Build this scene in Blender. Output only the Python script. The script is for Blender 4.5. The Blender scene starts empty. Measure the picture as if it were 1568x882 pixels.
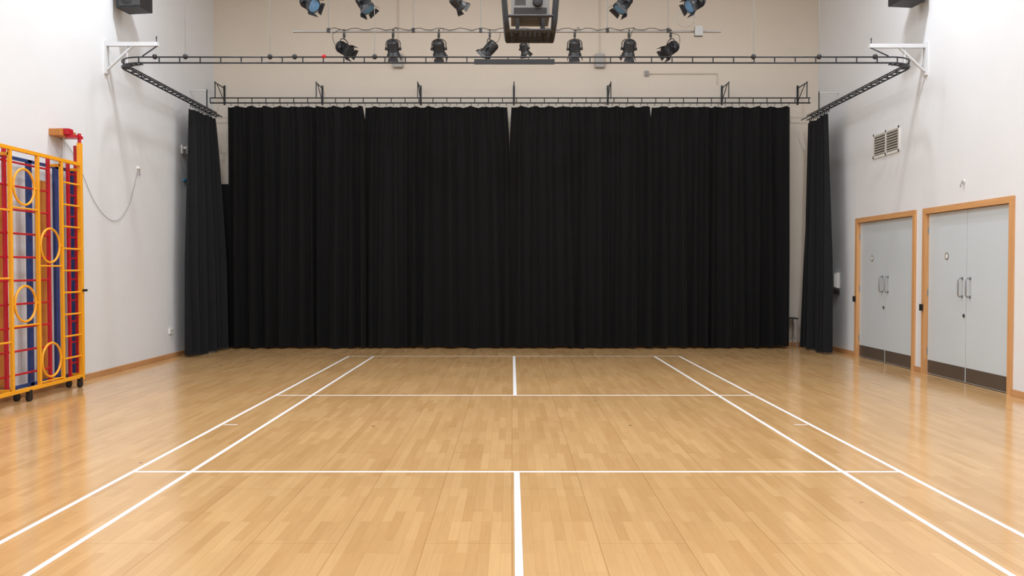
import bpy, math, random
from mathutils import Vector, Matrix
random.seed(7)
scene = bpy.context.scene
scene.view_settings.view_transform = 'Standard'
scene.view_settings.look = 'None'

# ------------------------------------------------------------------ helpers
def srgb(r, g, b):
    def f(c):
        c /= 255.0
        return c/12.92 if c <= 0.04045 else ((c+0.055)/1.055)**2.4
    return (f(r), f(g), f(b), 1.0)

def mat(name, col, rough=0.5, metal=0.0, bump=0.0, bscale=40.0, var=0.0, vscale=3.0, emit=None, estr=0.0, sheen=0.0, spec=0.5):
    m = bpy.data.materials.new(name); m.use_nodes = True
    nt = m.node_tree; b = nt.nodes['Principled BSDF']
    b.inputs['Base Color'].default_value = col
    b.inputs['Roughness'].default_value = rough
    b.inputs['Metallic'].default_value = metal
    b.inputs['Specular IOR Level'].default_value = spec
    geo = nt.nodes.new('ShaderNodeNewGeometry')
    if var > 0:
        n = nt.nodes.new('ShaderNodeTexNoise'); n.inputs['Scale'].default_value = vscale
        n.inputs['Detail'].default_value = 4
        nt.links.new(geo.outputs['Position'], n.inputs['Vector'])
        mr = nt.nodes.new('ShaderNodeMapRange')
        mr.inputs['From Min'].default_value = 0.3; mr.inputs['From Max'].default_value = 0.7
        mr.inputs['To Min'].default_value = 1-var; mr.inputs['To Max'].default_value = 1+var
        nt.links.new(n.outputs['Fac'], mr.inputs['Value'])
        mx = nt.nodes.new('ShaderNodeVectorMath'); mx.operation = 'SCALE'
        mx.inputs[0].default_value = col[:3]
        nt.links.new(mr.outputs['Result'], mx.inputs['Scale'])
        nt.links.new(mx.outputs['Vector'], b.inputs['Base Color'])
    if bump > 0:
        n2 = nt.nodes.new('ShaderNodeTexNoise'); n2.inputs['Scale'].default_value = bscale
        n2.inputs['Detail'].default_value = 3
        nt.links.new(geo.outputs['Position'], n2.inputs['Vector'])
        bp = nt.nodes.new('ShaderNodeBump'); bp.inputs['Strength'].default_value = bump
        bp.inputs['Distance'].default_value = 0.01
        nt.links.new(n2.outputs['Fac'], bp.inputs['Height'])
        nt.links.new(bp.outputs['Normal'], b.inputs['Normal'])
    if emit is not None:
        b.inputs['Emission Color'].default_value = emit
        b.inputs['Emission Strength'].default_value = estr
    if sheen > 0:
        b.inputs['Sheen Weight'].default_value = sheen
    return m

def wood_mat(name, c1, c2, axis='Z', rough=0.45):
    m = bpy.data.materials.new(name); m.use_nodes = True
    nt = m.node_tree; b = nt.nodes['Principled BSDF']
    geo = nt.nodes.new('ShaderNodeNewGeometry')
    mp = nt.nodes.new('ShaderNodeMapping')
    s = {'X': (1.5, 30, 30), 'Y': (30, 1.5, 30), 'Z': (30, 30, 1.5)}[axis]
    mp.inputs['Scale'].default_value = s
    n = nt.nodes.new('ShaderNodeTexNoise'); n.inputs['Scale'].default_value = 1.0; n.inputs['Detail'].default_value = 5
    cr = nt.nodes.new('ShaderNodeValToRGB')
    cr.color_ramp.elements[0].position = 0.3; cr.color_ramp.elements[0].color = c1
    cr.color_ramp.elements[1].position = 0.7; cr.color_ramp.elements[1].color = c2
    nt.links.new(geo.outputs['Position'], mp.inputs['Vector'])
    nt.links.new(mp.outputs['Vector'], n.inputs['Vector'])
    nt.links.new(n.outputs['Fac'], cr.inputs['Fac'])
    nt.links.new(cr.outputs['Color'], b.inputs['Base Color'])
    b.inputs['Roughness'].default_value = rough
    return m

class MB:
    def __init__(s, name):
        s.name = name; s.v = []; s.f = []; s.m = []; s.sm = []; s.mats = []
    def mi(s, m):
        if m not in s.mats: s.mats.append(m)
        return s.mats.index(m)
    def add(s, vs, fs, m, smooth=False):
        o = len(s.v); s.v += [tuple(v) for v in vs]; k = s.mi(m)
        for f in fs:
            s.f.append(tuple(i+o for i in f)); s.m.append(k); s.sm.append(smooth)
    def box(s, c, size, m, rot=None):
        c = Vector(c); vs = []
        for x in (-.5, .5):
            for y in (-.5, .5):
                for z in (-.5, .5):
                    p = Vector((x*size[0], y*size[1], z*size[2]))
                    if rot is not None: p = rot @ p
                    vs.append(c+p)
        s.add(vs, [(0,1,3,2),(4,6,7,5),(0,4,5,1),(2,3,7,6),(0,2,6,4),(1,5,7,3)], m)
    def bb(s, x0, x1, y0, y1, z0, z1, m):
        s.box(((x0+x1)/2, (y0+y1)/2, (z0+z1)/2), (abs(x1-x0), abs(y1-y0), abs(z1-z0)), m)
    def tube(s, path, r, m, seg=8, closed=False, ref=None):
        P = [Vector(p) for p in path]; n = len(P); rings = []
        for i in range(n):
            if closed: t = P[(i+1) % n]-P[i-1]
            else: t = P[min(i+1, n-1)]-P[max(i-1, 0)]
            t.normalize()
            rf = Vector(ref) if ref else (Vector((0,0,1)) if abs(t.z) < 0.9 else Vector((1,0,0)))
            a = t.cross(rf).normalized(); b = a.cross(t).normalized()
            rings.append([P[i]+r*(math.cos(2*math.pi*k/seg)*a+math.sin(2*math.pi*k/seg)*b) for k in range(seg)])
        vs = [v for rg in rings for v in rg]; fs = []
        for i in range(n if closed else n-1):
            j = (i+1) % n
            for k in range(seg):
                fs.append((i*seg+k, i*seg+(k+1) % seg, j*seg+(k+1) % seg, j*seg+k))
        s.add(vs, fs, m, True)
        if not closed:
            s.add(rings[0], [tuple(range(seg))[::-1]], m); s.add(rings[-1], [tuple(range(seg))], m)
    def lathe(s, o, d, prof, m, seg=24):
        o = Vector(o); d = Vector(d).normalized()
        rf = Vector((0,0,1)) if abs(d.z) < .9 else Vector((1,0,0))
        a = d.cross(rf).normalized(); b = a.cross(d).normalized(); vs = []; fs = []
        for (t, r) in prof:
            for k in range(seg):
                an = 2*math.pi*k/seg
                vs.append(o+d*t+r*(math.cos(an)*a+math.sin(an)*b))
        for i in range(len(prof)-1):
            for k in range(seg):
                fs.append((i*seg+k, i*seg+(k+1) % seg, (i+1)*seg+(k+1) % seg, (i+1)*seg+k))
        s.add(vs, fs, m, True)
        e = (len(prof)-1)*seg
        s.add([vs[k] for k in range(seg)], [tuple(range(seg))[::-1]], m)
        s.add([vs[e+k] for k in range(seg)], [tuple(range(seg))], m)
    def done(s, bevel=0.0):
        me = bpy.data.meshes.new(s.name); me.from_pydata(s.v, [], s.f)
        for m in s.mats: me.materials.append(m)
        for p, k, sm in zip(me.polygons, s.m, s.sm): p.material_index = k; p.use_smooth = sm
        me.validate(); me.update()
        ob = bpy.data.objects.new(s.name, me); scene.collection.objects.link(ob)
        c = sum((Vector(b) for b in ob.bound_box), Vector())/8
        me.transform(Matrix.Translation(-c)); ob.location = c
        if bevel > 0:
            md = ob.modifiers.new('bevel', 'BEVEL'); md.width = bevel; md.segments = 2; md.limit_method = 'ANGLE'
        return ob

# ------------------------------------------------------------------ dims
LX, RX, BY, FY, H = -6.19, 6.36, 17.2, -3.5, 8.2
CX = 0.038

# ------------------------------------------------------------------ materials
M_wall = mat('white_wall_paint', srgb(227,230,234), 0.75, bump=0.25, bscale=9, var=0.015, vscale=1.2)
M_back = mat('cream_wall_paint', srgb(214,205,193), 0.8, bump=0.15, bscale=9, var=0.02, vscale=0.8)
M_ceil = mat('ceiling_paint', srgb(225,227,228), 0.9, var=0.01)
M_black = mat('black_painted_steel', srgb(28,28,31), 0.45, var=0.1, vscale=20)
M_track = mat('track_dark_steel', srgb(44,46,52), 0.4, 0.5, var=0.1, vscale=20)
M_cloth = mat('black_stage_cloth', (0.0040,0.0041,0.0047,1), 0.8, bump=0.05, bscale=300, var=0.05, vscale=3, sheen=0.03, spec=0.18)
M_clothLit = mat('black_cloth_lit_tone', (0.0098,0.0106,0.0126,1), 0.85, bump=0.05, bscale=300, var=0.05, vscale=3, sheen=0.05, spec=0.2)  # same black cloth, lighter: light falling on the side curtains put in the colour
M_white = mat('white_plastic', srgb(232,232,230), 0.45, var=0.01)
M_wsteel = mat('white_painted_steel', srgb(212,214,217), 0.45, var=0.02)
M_grey = mat('grey_steel', srgb(150,148,145), 0.4, 0.3, var=0.05)
M_lgrey = mat('light_grey_plastic', srgb(140,140,140), 0.5, var=0.04)
M_chrome = mat('brushed_steel', srgb(160,162,166), 0.3, 0.9, var=0.03)
M_door = mat('pale_grey_door_laminate', srgb(205,215,222), 0.4, var=0.015, vscale=1)
M_kick = mat('dark_kick_plate', srgb(98,88,80), 0.4, 0.3, var=0.05)
M_frame = wood_mat('door_frame_oak', srgb(204,150,98), srgb(220,168,114), 'Z')
M_frameH = wood_mat('door_frame_oak_head', srgb(204,150,98), srgb(220,168,114), 'Y')
M_skirt = wood_mat('skirting_oak', srgb(184,132,86), srgb(205,155,108), 'Y')
M_yel = mat('yellow_gloss_steel', srgb(244,170,36), 0.35, var=0.04, vscale=4)
M_red = mat('red_gloss_steel', srgb(190,26,46), 0.35, var=0.05, vscale=4)
M_blue = mat('blue_gloss_steel', srgb(36,66,128), 0.35, var=0.05, vscale=4)
M_plank = wood_mat('varnished_plank', srgb(176,108,46), srgb(208,140,70), 'Z')
M_line = mat('white_court_paint', srgb(234,234,236), 0.4, var=0.03, vscale=12)
M_lens = mat('blue_lens_glass', srgb(110,155,200), 0.15, var=0.1, vscale=30)
M_lensd = mat('dark_lens_glass', srgb(60,62,68), 0.12)
M_wire = mat('hanging_wire', srgb(140,138,134), 0.5, 0.3)
M_bluetag = mat('blue_tape', srgb(40,140,190), 0.5)
M_emit = mat('lamp_diffuser', (1,1,1,1), 0.5, emit=(1,0.98,0.95,1), estr=3)
M_dark = mat('vent_shade_dark_grey', srgb(60,60,62), 0.8)  # vent shade painted dark; same grey colours speaker fronts and chair seat

def floor_material():
    m = bpy.data.materials.new('maple_sports_floor'); m.use_nodes = True
    nt = m.node_tree; b = nt.nodes['Principled BSDF']; L = nt.links.new
    geo = nt.nodes.new('ShaderNodeNewGeometry')
    mp = nt.nodes.new('ShaderNodeMapping'); mp.inputs['Rotation'].default_value = (0,0,math.radians(90))
    L(geo.outputs['Position'], mp.inputs['Vector'])
    def brick(w, h, c1, c2, mort, ms, off):
        br = nt.nodes.new('ShaderNodeTexBrick'); br.offset = off; br.offset_frequency = 2
        br.inputs['Scale'].default_value = 1
        br.inputs['Brick Width'].default_value = w; br.inputs['Row Height'].default_value = h
        br.inputs['Mortar Size'].default_value = ms; br.inputs['Mortar Smooth'].default_value = 0.3
        br.inputs['Color1'].default_value = c1; br.inputs['Color2'].default_value = c2
        br.inputs['Mortar'].default_value = mort
        L(mp.outputs['Vector'], br.inputs['Vector']); return br
    b1 = brick(0.58, 0.064, srgb(201,159,107), srgb(214,174,122), srgb(192,149,99), 0.001, 0.37)
    b2 = brick(0.87, 0.128, (0.955,0.94,0.92,1), (1.02,1.02,1.025,1), (1,1,1,1), 0.0, 0.31)
    b3 = brick(2.4, 0.512, (1,1,1,1), (0.985,0.98,0.98,1), (0.72,0.64,0.56,1), 0.0025, 0.5)
    mul = nt.nodes.new('ShaderNodeMix'); mul.data_type = 'RGBA'; mul.blend_type = 'MULTIPLY'; mul.inputs[0].default_value = 1
    L(b1.outputs['Color'], mul.inputs[6]); L(b2.outputs['Color'], mul.inputs[7])
    mul2 = nt.nodes.new('ShaderNodeMix'); mul2.data_type = 'RGBA'; mul2.blend_type = 'MULTIPLY'; mul2.inputs[0].default_value = 1
    L(mul.outputs[2], mul2.inputs[6]); L(b3.outputs['Color'], mul2.inputs[7])
    mp2 = nt.nodes.new('ShaderNodeMapping'); mp2.inputs['Scale'].default_value = (60, 3, 1)
    L(geo.outputs['Position'], mp2.inputs['Vector'])
    n = nt.nodes.new('ShaderNodeTexNoise'); n.inputs['Scale'].default_value = 1; n.inputs['Detail'].default_value = 4
    L(mp2.outputs['Vector'], n.inputs['Vector'])
    mr = nt.nodes.new('ShaderNodeMapRange'); mr.inputs['From Min'].default_value = .3; mr.inputs['From Max'].default_value = .7
    mr.inputs['To Min'].default_value = .96; mr.inputs['To Max'].default_value = 1.03
    L(n.outputs['Fac'], mr.inputs['Value'])
    n3 = nt.nodes.new('ShaderNodeTexNoise'); n3.inputs['Scale'].default_value = 0.7; n3.inputs['Detail'].default_value = 3
    L(geo.outputs['Position'], n3.inputs['Vector'])
    mr3 = nt.nodes.new('ShaderNodeMapRange'); mr3.inputs['From Min'].default_value = .3; mr3.inputs['From Max'].default_value = .7
    mr3.inputs['To Min'].default_value = .97; mr3.inputs['To Max'].default_value = 1.03
    L(n3.outputs['Fac'], mr3.inputs['Value'])
    mm = nt.nodes.new('ShaderNodeMath'); mm.operation = 'MULTIPLY'
    L(mr.outputs[0], mm.inputs[0]); L(mr3.outputs[0], mm.inputs[1])
    sc = nt.nodes.new('ShaderNodeVectorMath'); sc.operation = 'SCALE'
    L(mul2.outputs[2], sc.inputs[0]); L(mm.outputs[0], sc.inputs['Scale'])
    vo = nt.nodes.new('ShaderNodeTexVoronoi'); vo.inputs['Scale'].default_value = 1.1
    L(geo.outputs['Position'], vo.inputs['Vector'])
    lt = nt.nodes.new('ShaderNodeMath'); lt.operation = 'LESS_THAN'; lt.inputs[1].default_value = 0.022
    L(vo.outputs['Distance'], lt.inputs[0])
    mx = nt.nodes.new('ShaderNodeMix'); mx.data_type = 'RGBA'
    mx.inputs[7].default_value = srgb(90,62,40)
    ml = nt.nodes.new('ShaderNodeMath'); ml.operation = 'MULTIPLY'; ml.inputs[1].default_value = 0.7
    L(lt.outputs[0], ml.inputs[0]); L(ml.outputs[0], mx.inputs[0]); L(sc.outputs['Vector'], mx.inputs[6])
    L(mx.outputs[2], b.inputs['Base Color'])
    mr4 = nt.nodes.new('ShaderNodeMapRange'); mr4.inputs['To Min'].default_value = .10; mr4.inputs['To Max'].default_value = .20
    L(n3.outputs['Fac'], mr4.inputs['Value']); L(mr4.outputs[0], b.inputs['Roughness'])
    b.inputs['Specular IOR Level'].default_value = 0.65
    n5 = nt.nodes.new('ShaderNodeTexNoise'); n5.inputs['Scale'].default_value = 2.5
    L(geo.outputs['Position'], n5.inputs['Vector'])
    bp = nt.nodes.new('ShaderNodeBump'); bp.inputs['Strength'].default_value = .12; bp.inputs['Distance'].default_value = .004
    L(n5.outputs['Fac'], bp.inputs['Height']); L(bp.outputs['Normal'], b.inputs['Normal'])
    return m
M_floor = floor_material()

# ------------------------------------------------------------------ room
T = 0.2
o = MB('floor'); o.bb(LX-T, RX+T, FY-T, BY+T, -0.2, 0, M_floor); o.done()
o = MB('ceiling'); o.bb(LX-T, RX+T, FY-T, BY+T, H, H+.2, M_ceil); o.done()
o = MB('wall_left'); o.bb(LX-T, LX, FY, BY, 0, H, M_wall); o.done()
o = MB('wall_back'); o.bb(LX-T, RX+T, BY, BY+T, 0, H, M_back); o.done()
o = MB('wall_front'); o.bb(LX-T, RX+T, FY-T, FY, 0, H, M_wall); o.done()
DOORS = [(12.96, 15.22), (10.43, 12.73)]
DH = 2.54
o = MB('wall_right')
o.bb(RX, RX+T, FY, DOORS[1][0], 0, DH, M_wall)
o.bb(RX, RX+T, DOORS[1][1], DOORS[0][0], 0, DH, M_wall)
o.bb(RX, RX+T, DOORS[0][1], BY, 0, DH, M_wall)
o.bb(RX, RX+T, FY, BY, DH, H, M_wall)
o.done()
o = MB('baseboard_left'); o.bb(LX, LX+.022, FY, BY, 0, .085, M_skirt); o.done(.004)
o = MB('baseboard_right')
for a, b in ((FY, DOORS[1][0]), (DOORS[1][1], DOORS[0][0]), (DOORS[0][1], BY)):
    o.bb(RX-.022, RX, a, b, 0, .085, M_skirt)
o.done(.004)
o = MB('baseboard_back'); o.bb(LX+.025, RX-.025, BY-.022, BY, 0, .085, M_skirt); o.done(.004)

for idx, (a, b) in enumerate(DOORS):
    o = MB('door_%d' % (idx+1)); fw = 0.085
    for (y0, y1) in ((a, a+fw), (b-fw, b)):
        o.bb(RX-.03, RX+.14, y0, y1, 0, DH-fw, M_frame)
    o.bb(RX-.03, RX+.14, a, b, DH-fw, DH, M_frameH)
    mid = (a+b)/2; xf = RX+.03
    for (y0, y1) in ((a+fw+.006, mid-.004), (mid+.004, b-fw-.006)):
        o.bb(xf, xf+.05, y0, y1, .012, DH-fw-.008, M_door)
        o.bb(xf-.003, xf, y0+.01, y1-.01, .02, .22, M_kick)
    o.bb(xf+.05, xf+.06, a+fw, b-fw, 0, DH-fw, M_dark)
    for sgn in (-1, 1):
        y = mid+sgn*.10
        pts = [(xf, y, 1.22), (xf-.05, y, 1.22), (xf-.065, y, 1.24), (xf-.065, y, 1.46), (xf-.05, y, 1.48), (xf, y, 1.48)]
        o.tube(pts, .011, M_chrome, 8, ref=(0,1,0))
        for z in (1.22, 1.48):
            o.lathe((xf, y, z), (-1,0,0), [(0,.02),(.006,.02)], M_chrome, 16)
    o.lathe((xf, mid+.05, .95), (-1,0,0), [(0,.028),(.008,.028)], M_chrome, 16)
    o.lathe((xf-.008, mid+.05, .95), (-1,0,0), [(0,.018),(.01,.014)], M_black, 12)
    ys = mid + .53
    o.lathe((xf, ys, 1.80), (-1,0,0), [(0,.055),(.004,.055)], M_grey, 24)
    o.lathe((xf-.004, ys, 1.80), (-1,0,0), [(0,.036),(.002,.036)], M_white, 24)
    for z in (.35, 1.25, 2.2):
        for y in (a+fw, b-fw):
            o.lathe((xf-.008, y, z-.05), (0,0,1), [(0,.008),(.1,.008)], M_chrome, 8)
    o.box((RX-.047, b-.03, 1.06 if idx == 0 else 1.02), (.035, .06, .10), M_black)
    o.done()

# ------------------------------------------------------------------ court lines (badminton)
o = MB('badminton_court_lines'); lw = .038
def hl(y, x0, x1, w=lw): o.bb(CX+x0, CX+x1, y-w/2, y+w/2, 0.0002, .0012, M_line)
def vl(x, y0, y1, w=lw): o.bb(CX+x-w/2, CX+x+w/2, y0, y1, 0.0004, .0015, M_line)
YN = 8.49; Y0, Y1 = YN-6.7, YN+6.7
for x in (-3.05, -2.59, 2.59, 3.05): vl(x, Y0, Y1)
for y in (YN-1.98, YN+1.98): hl(y, -3.05, 3.05)
for y in (Y0, Y1): hl(y, -3.05, 3.05, .022)
vl(0, Y0, YN-1.98, .045); vl(0, YN+1.98, Y1, .045)
for s in (-1, 1): hl(YN, s*3.02-.0, s*2.88, .022)
o.done()

# ------------------------------------------------------------------ curtains
def curtain(name, p0, p1, zt, zb, folds, amp, m, flare=(0,0), pinch=(0,0), pz=.6, seed=0, rows=26):
    rnd = random.Random(seed)
    p0 = Vector(p0); p1 = Vector(p1); d = (p1-p0); Ln = d.length; d.normalize(); n = Vector((-d.y, d.x))
    N = int(folds*16)
    widths = [rnd.uniform(.5, 1.8) for _ in range(int(folds))]
    tot = sum(widths); edges = [0]
    for w in widths: edges.append(edges[-1]+w/tot)
    amps = [rnd.uniform(.4, 1.35) for _ in range(int(folds)+2)]
    drift = [rnd.uniform(-.8, .8) for _ in range(int(folds)+2)]
    vs = []; fs = []
    def phase(u):
        for i in range(len(edges)-1):
            if u <= edges[i+1] or i == len(edges)-2:
                t = (u-edges[i])/(edges[i+1]-edges[i]); return i, min(max(t, 0), 1)
    for r in range(rows+1):
        f = r/rows
        z = zt+(zb-zt)*f
        for i in range(N+1):
            u = i/N; ii, t = phase(u)
            a = amps[ii]*(1-t)+amps[ii+1]*t
            dr = drift[ii]*(1-t)+drift[ii+1]*t
            A = amp*a*(.45+.75*f**.7)
            off = A*math.sin(2*math.pi*t + dr*f*1.5)
            off += .28*A*math.sin(4*math.pi*t+1.3+dr*3*f)
            off += .018*math.exp(-f*9)*math.sin(u*Ln*2*math.pi/.11)
            s = u*Ln
            h = (zt-z)
            pin0 = pinch[0]*max(0, 1-h/pz)**1.3; pin1 = pinch[1]*max(0, 1-h/pz)**1.3
            fl0 = flare[0]*min(1, f*1.6); fl1 = flare[1]*min(1, f*1.6)
            s = s*(Ln-pin0-pin1+fl0+fl1)/Ln + pin0-fl0
            s += .02*math.sin(7*u*folds/6+dr*5)*f
            p = p0+d*s+n*off
            zz = z
            if r == rows: zz += .012*math.sin(u*9+seed)+.008*math.sin(u*folds*2.2)
            if r == 0: zz -= .02*(1+math.sin(u*Ln*math.pi*2/.28))*.5
            vs.append((p.x, p.y, zz))
    for r in range(rows):
        for i in range(N):
            q = r*(N+1)+i; fs.append((q, q+1, q+N+2, q+N+1))
    o = MB(name); o.add(vs, fs, m, True)
    return o.done()

CYY = 16.65
panels = [(-5.72, -2.955, 0, .05, .34, 0), (-2.985, -.06, .03, .035, .8, .03), (-.045, 2.82, .035, .04, .8, 0), (2.79, 5.60, .03, 0, .34, .03)]
for i, (a, b, q0, q1, pz, dy) in enumerate(panels):
    curtain('black_stage_curtain', (a, CYY+dy), (b, CYY+dy), 4.885, .035, 10, .085, M_cloth, pinch=(q0, q1), pz=pz, seed=i+3, flare=(.03 if i == 0 else .02, .04 if i == 3 else .02))
LTX, RTX = -5.86, 5.97
curtain('black_wing_curtain', (LTX, 15.10), (LTX+.05, 16.15), 4.55, .03, 7, .085, M_clothLit, seed=20, flare=(.18, .30))
curtain('black_wing_curtain', (RTX, 16.62), (RTX-.02, 15.62), 4.55, .03, 7, .085, M_clothLit, seed=31, flare=(.12, .22))

o = MB('black_masking_flat')
o.bb(-6.08, -5.66, 17.02, 17.06, .02, 3.36, M_clothLit)
for x in (-6.08, -5.70): o.bb(x, x+.04, 17.06, 17.10, .0, 3.36, M_black)
for z in (.0, 1.1, 2.2, 3.32): o.bb(-6.04, -5.70, 17.06, 17.10, z, z+.04, M_black)
o.done()

# ------------------------------------------------------------------ tracks
def ladder(o, path, dz, r, step, m):
    o.tube(path, r, m, 8); o.tube([(p[0], p[1], p[2]-dz) for p in path], r*1.15, m, 8)
    acc = 0; P = [Vector(p) for p in path]; nxt = 0
    for i in range(len(P)-1):
        seg = (P[i+1]-P[i]).length
        while nxt <= acc+seg:
            q = P[i]+(P[i+1]-P[i])*((nxt-acc)/seg)
            o.tube([q, q-Vector((0,0,dz))], r*.85, m, 6); nxt += step
        acc += seg

o = MB('rear_curtain_track'); zt = 5.05
ladder(o, [(-6.07, CYY, zt), (6.0, CYY, zt)], .10, .012, .28, M_track)
for k in range(80):
    x = -5.65+k*.142
    o.tube([(x, CYY, zt-.10), (x, CYY, zt-.16)], .006, M_track, 5)
def xb(px, zc=16.6): return (px-784)*zc/1261
for x in [xb(485), xb(640), xb(787), xb(935), xb(1115), -5.97, 5.93]:
    o.bb(x-.02, x+.02, BY-.012, BY, 5.02, 5.42, M_track)
    o.tube([(x, BY, 5.36), (x, CYY-.02, 5.36)], .012, M_track, 6)
    o.tube([(x, CYY, 5.38), (x, CYY, zt)], .011, M_track, 6)
    o.tube([(x, BY-.01, 5.08), (x, CYY+.1, 5.36)], .009, M_track, 6)
o.done()

def arc(cx, cy, r, a0, a1, z, n=14):
    return [(cx+r*math.cos(math.radians(a0+(a1-a0)*i/n)), cy+r*math.sin(math.radians(a0+(a1-a0)*i/n)), z) for i in range(n+1)]
R = .42; FYT = 12.12; Z = 4.71
path = [(LTX, 16.4, Z)] + [(LTX, y, Z) for y in (15, 14)] + arc(LTX+R, FYT+R, R, 180, 270, Z) + \
       [(x, FYT, Z) for x in (-3, 0, 3)] + arc(RTX-R, FYT+R, R, 270, 360, Z) + [(RTX, y, Z) for y in (14, 15)] + [(RTX, 16.75, Z)]
o = MB('front_curtain_track')
ladder(o, path, .085, .011, .30, M_track)
p2 = [(LTX-.0+.11, 16.4, Z-.085)] + arc(LTX+R, FYT+R, R-.11, 180, 262, Z-.085)
o.tube(p2, .011, M_track, 6)
p3 = [(RTX-.11, 16.75, Z-.085)] + arc(RTX-R, FYT+R, R-.11, 360, 278, Z-.085)
o.tube(p3, .011, M_track, 6)
for pp in (p2, p3):
    for a in range(22):
        y = 12.7+a*.18
        xo = LTX if pp is p2 else RTX; xi = LTX+.11 if pp is p2 else RTX-.11
        if y < 16.4: o.tube([(xo, y, Z-.085), (xi, y, Z-.085)], .011, M_track, 6)
    cxx = LTX+R if pp is p2 else RTX-R
    for an in range(10, 90, 13):
        aa = math.radians(180+an if pp is p2 else 360-an)
        o.tube([(cxx+R*math.cos(aa), FYT+R+R*math.sin(aa), Z-.085), (cxx+(R-.11)*math.cos(aa), FYT+R+(R-.11)*math.sin(aa), Z-.085)], .011, M_track, 6)
o.bb(-.55, .62, FYT-.06, FYT-.03, Z-.115, Z-.045, M_black)
for i in range(11):
    y = 15.1+i*.1
    o.tube([(LTX, y, Z-.09), (LTX, y, Z-.14)], .012, M_black, 6)
    o.tube([(RTX, y+.5, Z-.09), (RTX, y+.5, Z-.14)], .012, M_black, 6)
for px in (235, 282, 412, 450, 573, 1155, 1256, 1342):
    x = (px-784)*12.0/1261
    o.lathe((x, FYT, Z-.03), (0,0,1), [(0,.02),(.02,.035),(.05,.035),(.07,.02)], M_black, 12)
o.lathe(((495-784)*12/1261, FYT, Z+.01), (1,0,0), [(-.03,.02),(0,.03),(.03,.02)], M_red, 12)
for px in (282, 412, 573, 1155, 1256):
    x = (px-784)*12.0/1261
    o.tube([(x, FYT, Z), (x, FYT, H-.002)], .0055, M_wire, 6)
for (x, yy) in ((LTX, 15.9), (RTX, 16.1)):
    o.tube([(x, yy, Z), (x, yy, Z+.35)], .012, M_track, 6)
    o.tube([(x, yy, Z+.33), (LX if x < 0 else RX, yy, Z+.33)], .012, M_wsteel, 6)
o.done()

for s, wx, ax, yb in ((1, LX, -5.38, 12.62), (-1, RX, 5.48, 12.72)):
    o = MB('track_wall_bracket'); z = 5.03
    x0, x1 = (wx, ax)
    o.bb(min(x0, x1), max(x0, x1), yb-.03, yb+.03, z-.03, z+.03, M_wsteel)
    o.bb(min(wx, wx+s*.03), max(wx, wx+s*.03), yb-.05, yb+.05, z-.45, z+.05, M_wsteel)
    o.tube([(wx+s*.03, yb, z-.38), (wx+s*.42, yb, z-.02)], .02, M_wsteel, 6)
    o.tube([(ax-s*.03, yb, z+.12), (ax-s*.03, yb, z-.03), (ax-s*.03, FYT+.02, Z+.02)], .010, M_track, 6)
    o.tube([(wx+s*.33, yb, z-.03), (wx+s*.33, yb, Z)], .012, M_wsteel, 6)
    o.done()

# ------------------------------------------------------------------ lighting bars & spotlights
BARY, BARZ = 14.5, 5.76
o = MB('rear_lighting_bar')
o.tube([(-3.83, BARY, BARZ), (3.65, BARY, BARZ)], .019, M_grey, 10)
for px in (503, 633, 736, 930, 1023):
    x = (px-784)*14.4/1261
    o.tube([(x, BARY, BARZ), (x, BARY, H-.002)], .008, M_wire, 6)
    o.box((x, BARY, BARZ+.02), (.05, .06, .07), M_black)
pts = [(-3.2+.1*i, BARY-.03, BARZ+.035+.02*math.sin(i*1.7)) for i in range(60)]
o.tube(pts, .006, M_black, 5)
o.done()
F2Y, F2Z = 12.7, 6.06
o = MB('front_lighting_bar')
o.tube([(-3.83, F2Y, F2Z), (3.65, F2Y, F2Z)], .024, M_grey, 10)
for x in (-3.4, -1.2, 1.2, 3.2):
    o.tube([(x, F2Y, F2Z), (x, F2Y, H-.002)], .008, M_wire, 6)
o.done()

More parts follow.
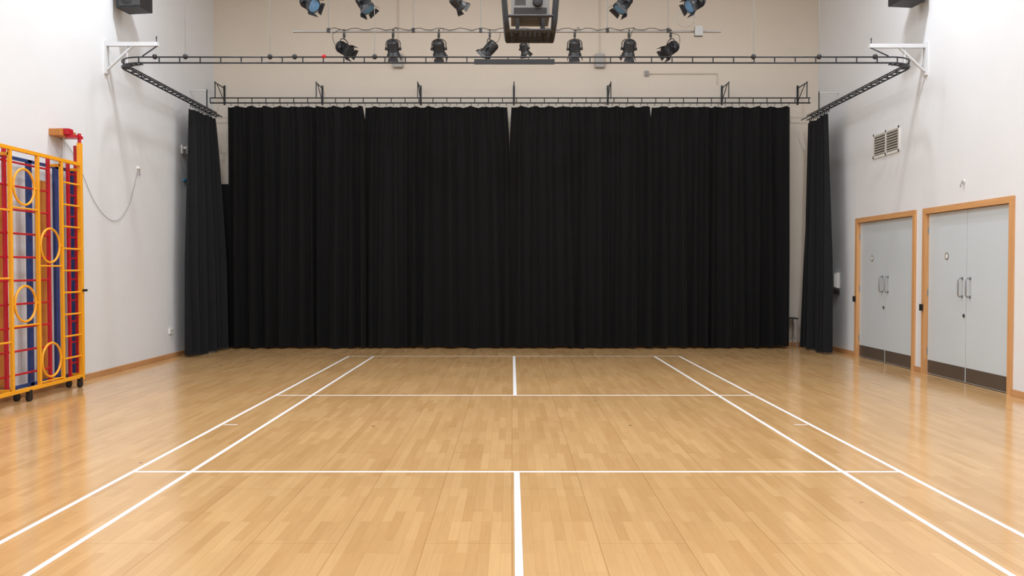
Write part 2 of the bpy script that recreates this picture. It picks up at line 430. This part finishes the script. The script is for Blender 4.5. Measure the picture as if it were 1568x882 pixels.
def spot(px, zc, by, bz, d, sc=1.0, lens=M_lensd, drop=.30):
    o = MB('stage_spotlight'); x = (px-784)*zc/1261
    d = Vector(d).normalized(); P = Vector((x, by, bz)); C = P-Vector((0,0,drop))
    ax = d.cross(Vector((0,0,1))).normalized(); w = .145*sc
    o.tube([P+Vector((0, .033*math.cos(a), .033*math.sin(a))) for a in [math.radians(t) for t in range(-90, 200, 29)]], .010, M_black, 6, ref=(1,0,0))
    o.box(P-Vector((0,0,.06)), (.04, .05, .06), M_black)
    top = C+Vector((0,0,.20*sc)); pts = []
    pts.append(C+ax*w); pts.append(C+ax*w+Vector((0,0,.10*sc)))
    for t in range(0, 181, 20):
        a = math.radians(t); pts.append(C+Vector((0,0,.11*sc))+ax*w*math.cos(a)+Vector((0,0,.09*sc*math.sin(a))))
    pts.append(C-ax*w+Vector((0,0,.10*sc))); pts.append(C-ax*w)
    o.tube(pts, .010*sc, M_black, 6, ref=tuple(d if abs(d.z) < .8 else Vector((0,1,0))))
    o.tube([top-Vector((0,0,.01)), P-Vector((0,0,.05))], .012, M_black, 6)
    for sg in (-1, 1): o.lathe(C+ax*w*sg*.8, ax*sg, [(0,.03*sc),(.05*sc,.03*sc)], M_black, 12)
    o.lathe(C, d, [(-.17*sc,.06*sc),(-.155*sc,.10*sc),(-.12*sc,.115*sc),(.10*sc,.115*sc),(.105*sc,.135*sc),(.15*sc,.135*sc)], M_black, 24)
    for t in (-.10, -.06, -.02, .02):
        o.lathe(C, d, [((t-.006)*sc,.122*sc),((t+.006)*sc,.122*sc)], M_black, 24)
    o.lathe(C, d, [(.151*sc,.115*sc),(.156*sc,.10*sc),(.163*sc,.05*sc)], lens, 24)
    up = ax.cross(d).normalized()
    for (e, f) in ((up, ax), (-up, ax), (ax, up), (-ax, up)):
        b0 = C+d*.15*sc+e*.125*sc; b1 = C+d*.22*sc+e*.155*sc
        hw0, hw1 = .09*sc, .11*sc; nn = (e*.12-d*.06).normalized()*.004
        vs = [b0-f*hw0, b0+f*hw0, b1+f*hw1, b1-f*hw1]; vs2 = [v+nn for v in vs]
        o.add(vs+vs2, [(0,1,2,3),(7,6,5,4),(0,4,5,1),(1,5,6,2),(2,6,7,3),(3,7,4,0)], M_black)
    cp = [C-d*.17*sc, C-d*.26*sc-Vector((0,0,.02)), C-d*.28*sc+ax*.05+Vector((0,0,.12)), C-d*.15*sc+ax*.08+Vector((0,0,drop-.08)), P+ax*.10+Vector((0,0,.02))]
    sm = []
    for i in range(len(cp)-1):
        a0 = cp[max(i-1,0)]; a1 = cp[i]; a2 = cp[i+1]; a3 = cp[min(i+2, len(cp)-1)]
        for k in range(5):
            t = k/5; sm.append(.5*((2*a1)+(a2-a0)*t+(2*a0-5*a1+4*a2-a3)*t*t+(3*a1-a0-3*a2+a3)*t**3))
    o.tube(sm, .005, M_black, 5)
    return o.done()
for px, d in ((527, (.75,-.3,-.5)), (602, (0,.5,-.85)), (672, (.05,.6,-.75)), (750, (-.6,.2,-.6)), (803, (.3,.5,-.9)),
              (880, (.05,.5,-.85)), (963, (-.05,.5,-.85)), (1027, (-.7,-.25,-.55))):
    small = px == 803
    spot(px, 14.4, BARY, BARZ, d, .62 if small else .86, drop=.30)
for px, d in ((472, (.7,-.5,-.50)), (557, (.45,-.2,-.75)), (700, (.5,.4,-.4)), (956, (-.5,-.2,-.75)), (1066, (-.75,-.3,-.5))):
    spot(px, 12.55, F2Y, F2Z, d, .86 if px != 700 else .7, M_lens, drop=.38)

o = MB('bar_socket_box'); x = (1068-784)*14.4/1261
o.box((x, BARY-.08, BARZ-.02), (.14, .09, .17), M_grey)
o.tube([(x-.22+.16*math.cos(a*.4), BARY-.07, BARZ+.16+.15*math.sin(a*.4)+.004*a) for a in range(26)], .006, M_grey, 5, ref=(0,1,0))
o.done(.006)
for px in (610, 918):
    o = MB('wall_junction_box'); x = xb(px, 17.1)
    zz = 1.61+.2506*17.2
    o.bb(x-.10, x+.10, BY-.09, BY, zz-.14, zz+.13, M_grey)
    o.tube([(x, BY-.02, zz+.13), (x, BY-.02, H-.002)], .010, M_back, 6)
    o.done(.008)
o = MB('wall_conduit'); x0, x1 = xb(990, 17.1), xb(1098, 17.1); zz = 1.61+.2345*17.2
o.tube([(x0, BY-.02, zz+.02), (x1, BY-.02, zz+.02), (x1, BY-.02, zz-.2)], .010, M_back, 6)
o.bb(x0-.04, x0+.04, BY-.05, BY, zz-.03, zz+.07, M_lgrey)
o.done()

# ------------------------------------------------------------------ projector in a cage
o = MB('projector_cage')
x0, x1, y0, y1, z0, z1 = -.10, .50, 8.95, 9.50, 4.20, 4.86
def rrect(x, y0, y1, z0, z1, r, n=5):
    pts = []
    for cy, cz, a0 in ((y1-r, z1-r, 0), (y0+r, z1-r, 90), (y0+r, z0+r, 180), (y1-r, z0+r, 270)):
        for i in range(n+1):
            a = math.radians(a0+90*i/n); pts.append((x, cy+r*math.cos(a), cz+r*math.sin(a)))
    return pts
for s_, x in ((1, x0), (-1, x1)):
    pr = rrect(x, y0, y1, z0, z1, .10)
    pr = [(p[0]+s_*.05*max(0, (z0+.35-p[2])/.35), p[1], p[2]) for p in pr]
    o.tube(pr, .028, M_black, 8, closed=True, ref=(1,0,0))
    for k in range(1, 4):
        z = z0+k*.15; xx = x+s_*.05*max(0, (z0+.35-z)/.35)
        o.tube([(xx, y0+.02, z), (xx, y1-.02, z)], .007, M_black, 6)
for (y, z, e) in ((y0+.05, z0, .05), (y1-.05, z0, .05), (y0+.02, z1-.03, 0), (y1-.02, z1-.03, 0), (y1, z0+.14, .03), (y0, z0+.14, .03)):
    o.tube([(x0+e, y, z), (x1-e, y, z)], .016, M_black, 8)
for k in range(7):
    y = y0+.06+k*(y1-y0-.12)/6
    o.bb(x0+.06, x1-.06, y-.014, y+.014, z0-.006, z0+.006, M_black)
for k in range(10):
    x = x0+.07+k*(x1-x0-.14)/9
    o.bb(x-.011, x+.011, y0+.04, y1-.04, z0-.007, z0+.007, M_black)
o.bb(x0+.09, x1-.09, y0+.10, y1-.06, z0+.17, z0+.40, M_lgrey)
o.bb(x0+.12, x1-.12, y0+.098, y0+.102, z0+.19, z0+.26, M_dark)
o.lathe(((x0+x1)/2+.08, y0+.10, z0+.32), (0,-1,0), [(0,.055),(.04,.055),(.045,.045)], M_black, 20)
o.lathe(((x0+x1)/2+.08, y0+.054, z0+.32), (0,-1,0), [(0,.038),(.008,.02)], M_lensd, 20)
for k in range(5):
    o.bb(x0+.13, x0+.25, y0+.094, y0+.10, z0+.29+k*.016, z0+.296+k*.016, M_dark)
for sx in (x0+.16, x1-.16):
    o.bb(sx-.02, sx+.02, y0+.12, y1-.10, z0+.007, z0+.17, M_black)
o.bb(x0+.14, x1-.14, y0+.15, y1-.15, z0+.40, z0+.46, M_black)
o.tube([((x0+x1)/2, (y0+y1)/2, z0+.44), ((x0+x1)/2, (y0+y1)/2, H-.002)], .03, M_black, 12)
o.bb(x0, x1, (y0+y1)/2-.02, (y0+y1)/2+.02, z1-.03, z1+.01, M_black)
o.done()

# ------------------------------------------------------------------ speakers
for s, wx, yy, zb_ in ((1, LX, 12.95, 5.64), (-1, RX, 12.75, 5.68)):
    o = MB('wall_loudspeaker'); cx = wx+s*.30
    rot = Matrix.Rotation(math.radians(-8*s), 3, 'Z')
    o.box((cx, yy, zb_+.27), (.40, .34, .54), M_black, rot)
    o.box((cx+s*0, yy-.175, zb_+.27), (.35, .01, .49), M_dark, rot)
    o.lathe((cx, yy-.18, zb_+.18), (0,-1,0), [(0,.13),(.006,.12)], M_black, 24)
    o.lathe((cx, yy-.18, zb_+.42), (0,-1,0), [(0,.05),(.006,.04)], M_black, 24)
    o.bb(min(wx, cx), max(wx, cx), yy-.03, yy+.03, zb_+.25, zb_+.31, M_black)
    o.done(.01)

# ------------------------------------------------------------------ climbing frame
o = MB('gym_climbing_frame'); X = -5.88
def post(x, y, z0, z1, m, w=.045, dpt=.045): o.bb(x-dpt/2, x+dpt/2, y-w/2, y+w/2, z0, z1, m)
def rung(x, ya, yb, z, m, r=.016): o.tube([(x, ya, z), (x, yb, z)], r, m, 8)
PY = [8.55, 9.11, 9.67, 10.23, 10.77, 11.24]
for y in PY[:-1]: post(X, y, .13, 3.03, M_yel, .04, .04)
post(X, PY[-1], .10, 3.32, M_yel, .055, .055)
for z in (3.03, .15):
    o.bb(X-.022, X+.022, PY[0]-.02, PY[-1]+.02, z-.022, z+.022, M_yel)
for z in [.43+.29*i for i in range(9)]:
    rung(X, PY[4], PY[5], z, M_yel, .013)
def ringz(ya, yb, z):
    r = .215; c = (ya+yb)/2
    o.tube([(X, c+r*math.cos(a), z+r*math.sin(a)) for a in [2*math.pi*k/28 for k in range(28)]], .015, M_yel, 8, closed=True, ref=(1,0,0))
    for (p, q) in ((ya, c-r), (c+r, yb)): rung(X, p, q, z, M_yel, .012)
for (i, zs) in ((3, (1.91, .454)), (2, (2.6, 1.19))):
    for z in zs:
        ringz(PY[i], PY[i+1], z)
        rung(X, PY[i], PY[i+1], z-.26, M_yel, .012)
for i in (0, 1):
    for z in (.75, 1.5, 2.3): rung(X, PY[i], PY[i+1], z, M_yel, .013)
XR = -5.99
for y in [8.75, 9.25, 9.74, 10.66, 11.14]: post(XR, y, .12, 3.06, M_red, .045, .035)
post(XR, 11.34, .12, 3.30, M_red, .045, .035)
for a, b in ((8.75, 9.25), (9.25, 9.74), (9.74, 10.66), (11.14, 11.34)):
    for z in [.33+.285*i for i in range(10)]:
        rung(XR, a, b, z, M_red, .014)
XB = -6.07
for y in (9.2, 10.37, 10.98, 11.42): post(XB, y, .12, 2.98, M_blue, .085, .04)
o.bb(XB-.02, XB+.02, 9.2, 11.42, 2.94, 2.98, M_blue)
o.bb(XB-.02, XB+.02, 9.2, 11.42, .14, .18, M_blue)
for y in (8.9, 9.67, 10.77, 11.24):
    for z in (.17, 2.96):
        o.bb(-6.09, X, y-.02, y+.02, z-.018, z+.018, M_yel)
o.bb(-6.15, -6.11, 10.70, 10.90, .16, 2.76, M_plank)
o.bb(-6.15, -6.11, 9.62, 9.98, .16, 2.62, M_plank)
o.bb(LX, -6.02, 11.05, 11.42, 3.40, 3.49, M_plank)
o.bb(-6.12, -5.95, 11.10, 11.22, 3.42, 3.50, M_red)
o.bb(-6.02, -5.86, 11.14, 11.30, 3.38, 3.42, M_red)
o.tube([(X, 11.24, 3.30), (X, 11.24, 3.45)], .024, M_red, 8)
o.tube([(-6.1, 11.25, 3.40), (-6.1, 11.25, 2.95)], .012, M_wsteel, 6)
for y in (11.18, 10.0, 9.0):
    for x in (X, -6.03):
        o.lathe((x-.018, y, .05), (1,0,0), [(0,.05),(.036,.05)], M_black, 16)
        o.bb(x-.025, x+.025, y-.03, y+.03, .07, .14, M_black)
o.box((X+.03, 11.26, 1.32), (.05, .09, .03), M_black)
o.done(.003)

# ------------------------------------------------------------------ small wall fittings
o = MB('wall_cable')
cp = [(11.3, 3.40), (11.55, 3.30), (11.85, 3.02), (12.2, 2.62), (12.6, 2.39), (12.95, 2.38), (13.3, 2.62), (13.5, 2.95), (13.65, 3.26)]
pts = []
for i in range(len(cp)-1):
    a0, a1, a2, a3 = [Vector(cp[min(max(i+k, 0), len(cp)-1)]) for k in (-1, 0, 1, 2)]
    for k in range(6):
        t = k/6; q = .5*((2*a1)+(a2-a0)*t+(2*a0-5*a1+4*a2-a3)*t*t+(3*a1-a0-3*a2+a3)*t**3)
        pts.append((LX+.012, q.x, q.y))
o.tube(pts, .0035, M_lgrey, 5)
o.lathe((LX, 13.65, 3.28), (1,0,0), [(0,.03),(.03,.02),(.05,.02)], M_white, 12)
o.tube([(LX+.04, 13.65, 3.30), (LX+.04, 13.65, 3.15)], .008, M_grey, 6)
o.done()
def plate(name, x, y, z, w, h, t, inner=True):
    s = 1 if x < 0 else -1
    o = MB(name)
    o.bb(min(x, x+s*t), max(x, x+s*t), y-w/2, y+w/2, z-h/2, z+h/2, M_white)
    if inner:
        for dy in (-w*.22, w*.22):
            o.bb(min(x+s*t, x+s*(t+.003)), max(x+s*t, x+s*(t+.003)), y+dy-.012, y+dy+.012, z-.02, z+.02, M_lgrey)
    return o.done(.003)
plate('wall_socket', LX, 14.9, .49, .15, .10, .03)
o = MB('motion_sensor')
o.bb(LX, LX+.03, 15.45, 15.57, 3.77, 3.93, M_white)
o.bb(LX+.03, LX+.14, 15.48, 15.54, 3.86, 3.90, M_white)
o.bb(LX+.10, LX+.18, 15.44, 15.58, 3.76, 3.92, M_lgrey)
o.done(.005)
o = MB('blue_cable_tag'); o.bb(LX, LX+.03, 15.55, 15.72, 3.27, 3.31, M_bluetag); o.done()
o = MB('coat_hook')
o.lathe((RX, 11.62, 2.84), (-1,0,0), [(0,.035),(.02,.03)], M_wsteel, 14)
o.tube([(RX-.02, 11.62, 2.84), (RX-.05, 11.62, 2.80), (RX-.05, 11.62, 2.76)], .008, M_grey, 6)
o.done()
o = MB('wall_telephone')
o.bb(RX-.07, RX, 15.98, 16.18, 1.24, 1.54, M_white)
o.bb(RX-.10, RX-.07, 16.0, 16.06, 1.26, 1.52, M_white)
o.bb(RX-.05, RX, 15.98, 16.18, 1.12, 1.2, M_black)
o.done(.006)

o = MB('wall_vent_grille'); y0, y1, z0, z1 = 13.55, 14.53, 3.54, 3.97
o.bb(RX-.006, RX, y0+.02, y1-.02, z0+.02, z1-.02, M_dark)
for (a, b, c, d) in ((y0, y1, z0, z0+.04), (y0, y1, z1-.04, z1), (y0, y0+.04, z0, z1), (y1-.04, y1, z0, z1), ((y0+y1)/2-.02, (y0+y1)/2+.02, z0, z1)):
    o.bb(RX-.02, RX-.001, a, b, c, d, M_white)
rot = Matrix.Rotation(math.radians(35), 3, 'Y')
for k in range(8):
    z = z0+.063+k*.044
    o.box((RX-.015, (y0+y1)/2, z), (.022, y1-y0-.06, .006), M_white, rot)
o.done()

o = MB('stacking_chair')
cx, cy = 5.70, 16.98
o.bb(cx-.17, cx+.17, cy-.12, cy+.17, .58, .61, M_dark)
for x in (cx-.15, cx+.15):
    o.tube([(x, cy-.12, 0), (x, cy-.10, .58)], .010, M_grey, 8)
    o.tube([(x, cy+.18, 0), (x, cy+.15, .58)], .010, M_grey, 8)
o.tube([(cx-.15, cy-.115, .2), (cx+.15, cy-.115, .2)], .008, M_grey, 6)
o.done()

# ------------------------------------------------------------------ ceiling lamps and added fill panels
def area(name, loc, sx, sy, e, col, parent=None, disk=False):
    l = bpy.data.lights.new(name, 'AREA'); l.energy = e; l.color = col
    l.shape = 'DISK' if disk else 'RECTANGLE'; l.size = sx
    if not disk: l.size_y = sy
    ob = bpy.data.objects.new(name, l); scene.collection.objects.link(ob); ob.location = loc
    if parent:
        ob.parent = parent; ob.matrix_parent_inverse = Matrix.Translation(-parent.location)
    return ob
LC = (.915, .955, 1.0)
for (x, y, e) in ((-4.0, 3.0, 100), (4.1, 3.0, 100), (-4.0, 7.4, 110), (4.1, 7.4, 110), (-4.7, 11.7, 118), (4.8, 11.7, 118)):
    o = MB('high_bay_lamp')
    o.lathe((x, y, H-.45), (0,0,1), [(0,.26),(.06,.26),(.16,.14),(.30,.12),(.32,.06)], M_lgrey, 28)
    o.tube([(x, y, H-.15), (x, y, H-.002)], .012, M_grey, 6)
    o.lathe((x, y, H-.465), (0,0,1), [(0,.22),(.012,.22)], M_emit, 28)
    ob = o.done()
    area('lamp_light', (x, y, H-.48), .32, 0, e, LC, ob, True)
for (x, y) in ((0, 0.5), (0, 4.5), (0, 8.5), (0, 12.0)):  # soft fill panels added to even out the light, no such fixtures known
    o = MB('added_fill_panel')
    o.bb(x-1.5, x+1.5, y-.6, y+.6, H-.08, H-.001, M_lgrey)
    o.bb(x-1.45, x+1.45, y-.55, y+.55, H-.09, H-.08, M_emit)
    ob = o.done()
    area('fill_panel_light', (x, y, H-.10), 2.9, 1.1, 132, LC, ob)

w = bpy.data.worlds.new('World'); scene.world = w; w.use_nodes = True
w.node_tree.nodes['Background'].inputs[0].default_value = (.8,.85,.9,1)
w.node_tree.nodes['Background'].inputs[1].default_value = .3

# ------------------------------------------------------------------ camera
cam = bpy.data.cameras.new('camera'); cam.sensor_width = 36; cam.lens = 28.96
co = bpy.data.objects.new('camera', cam); scene.collection.objects.link(co)
co.location = (0, 0, 1.611); co.rotation_euler = (math.radians(90-1.32), 0, 0)
cam.clip_end = 100
scene.camera = co
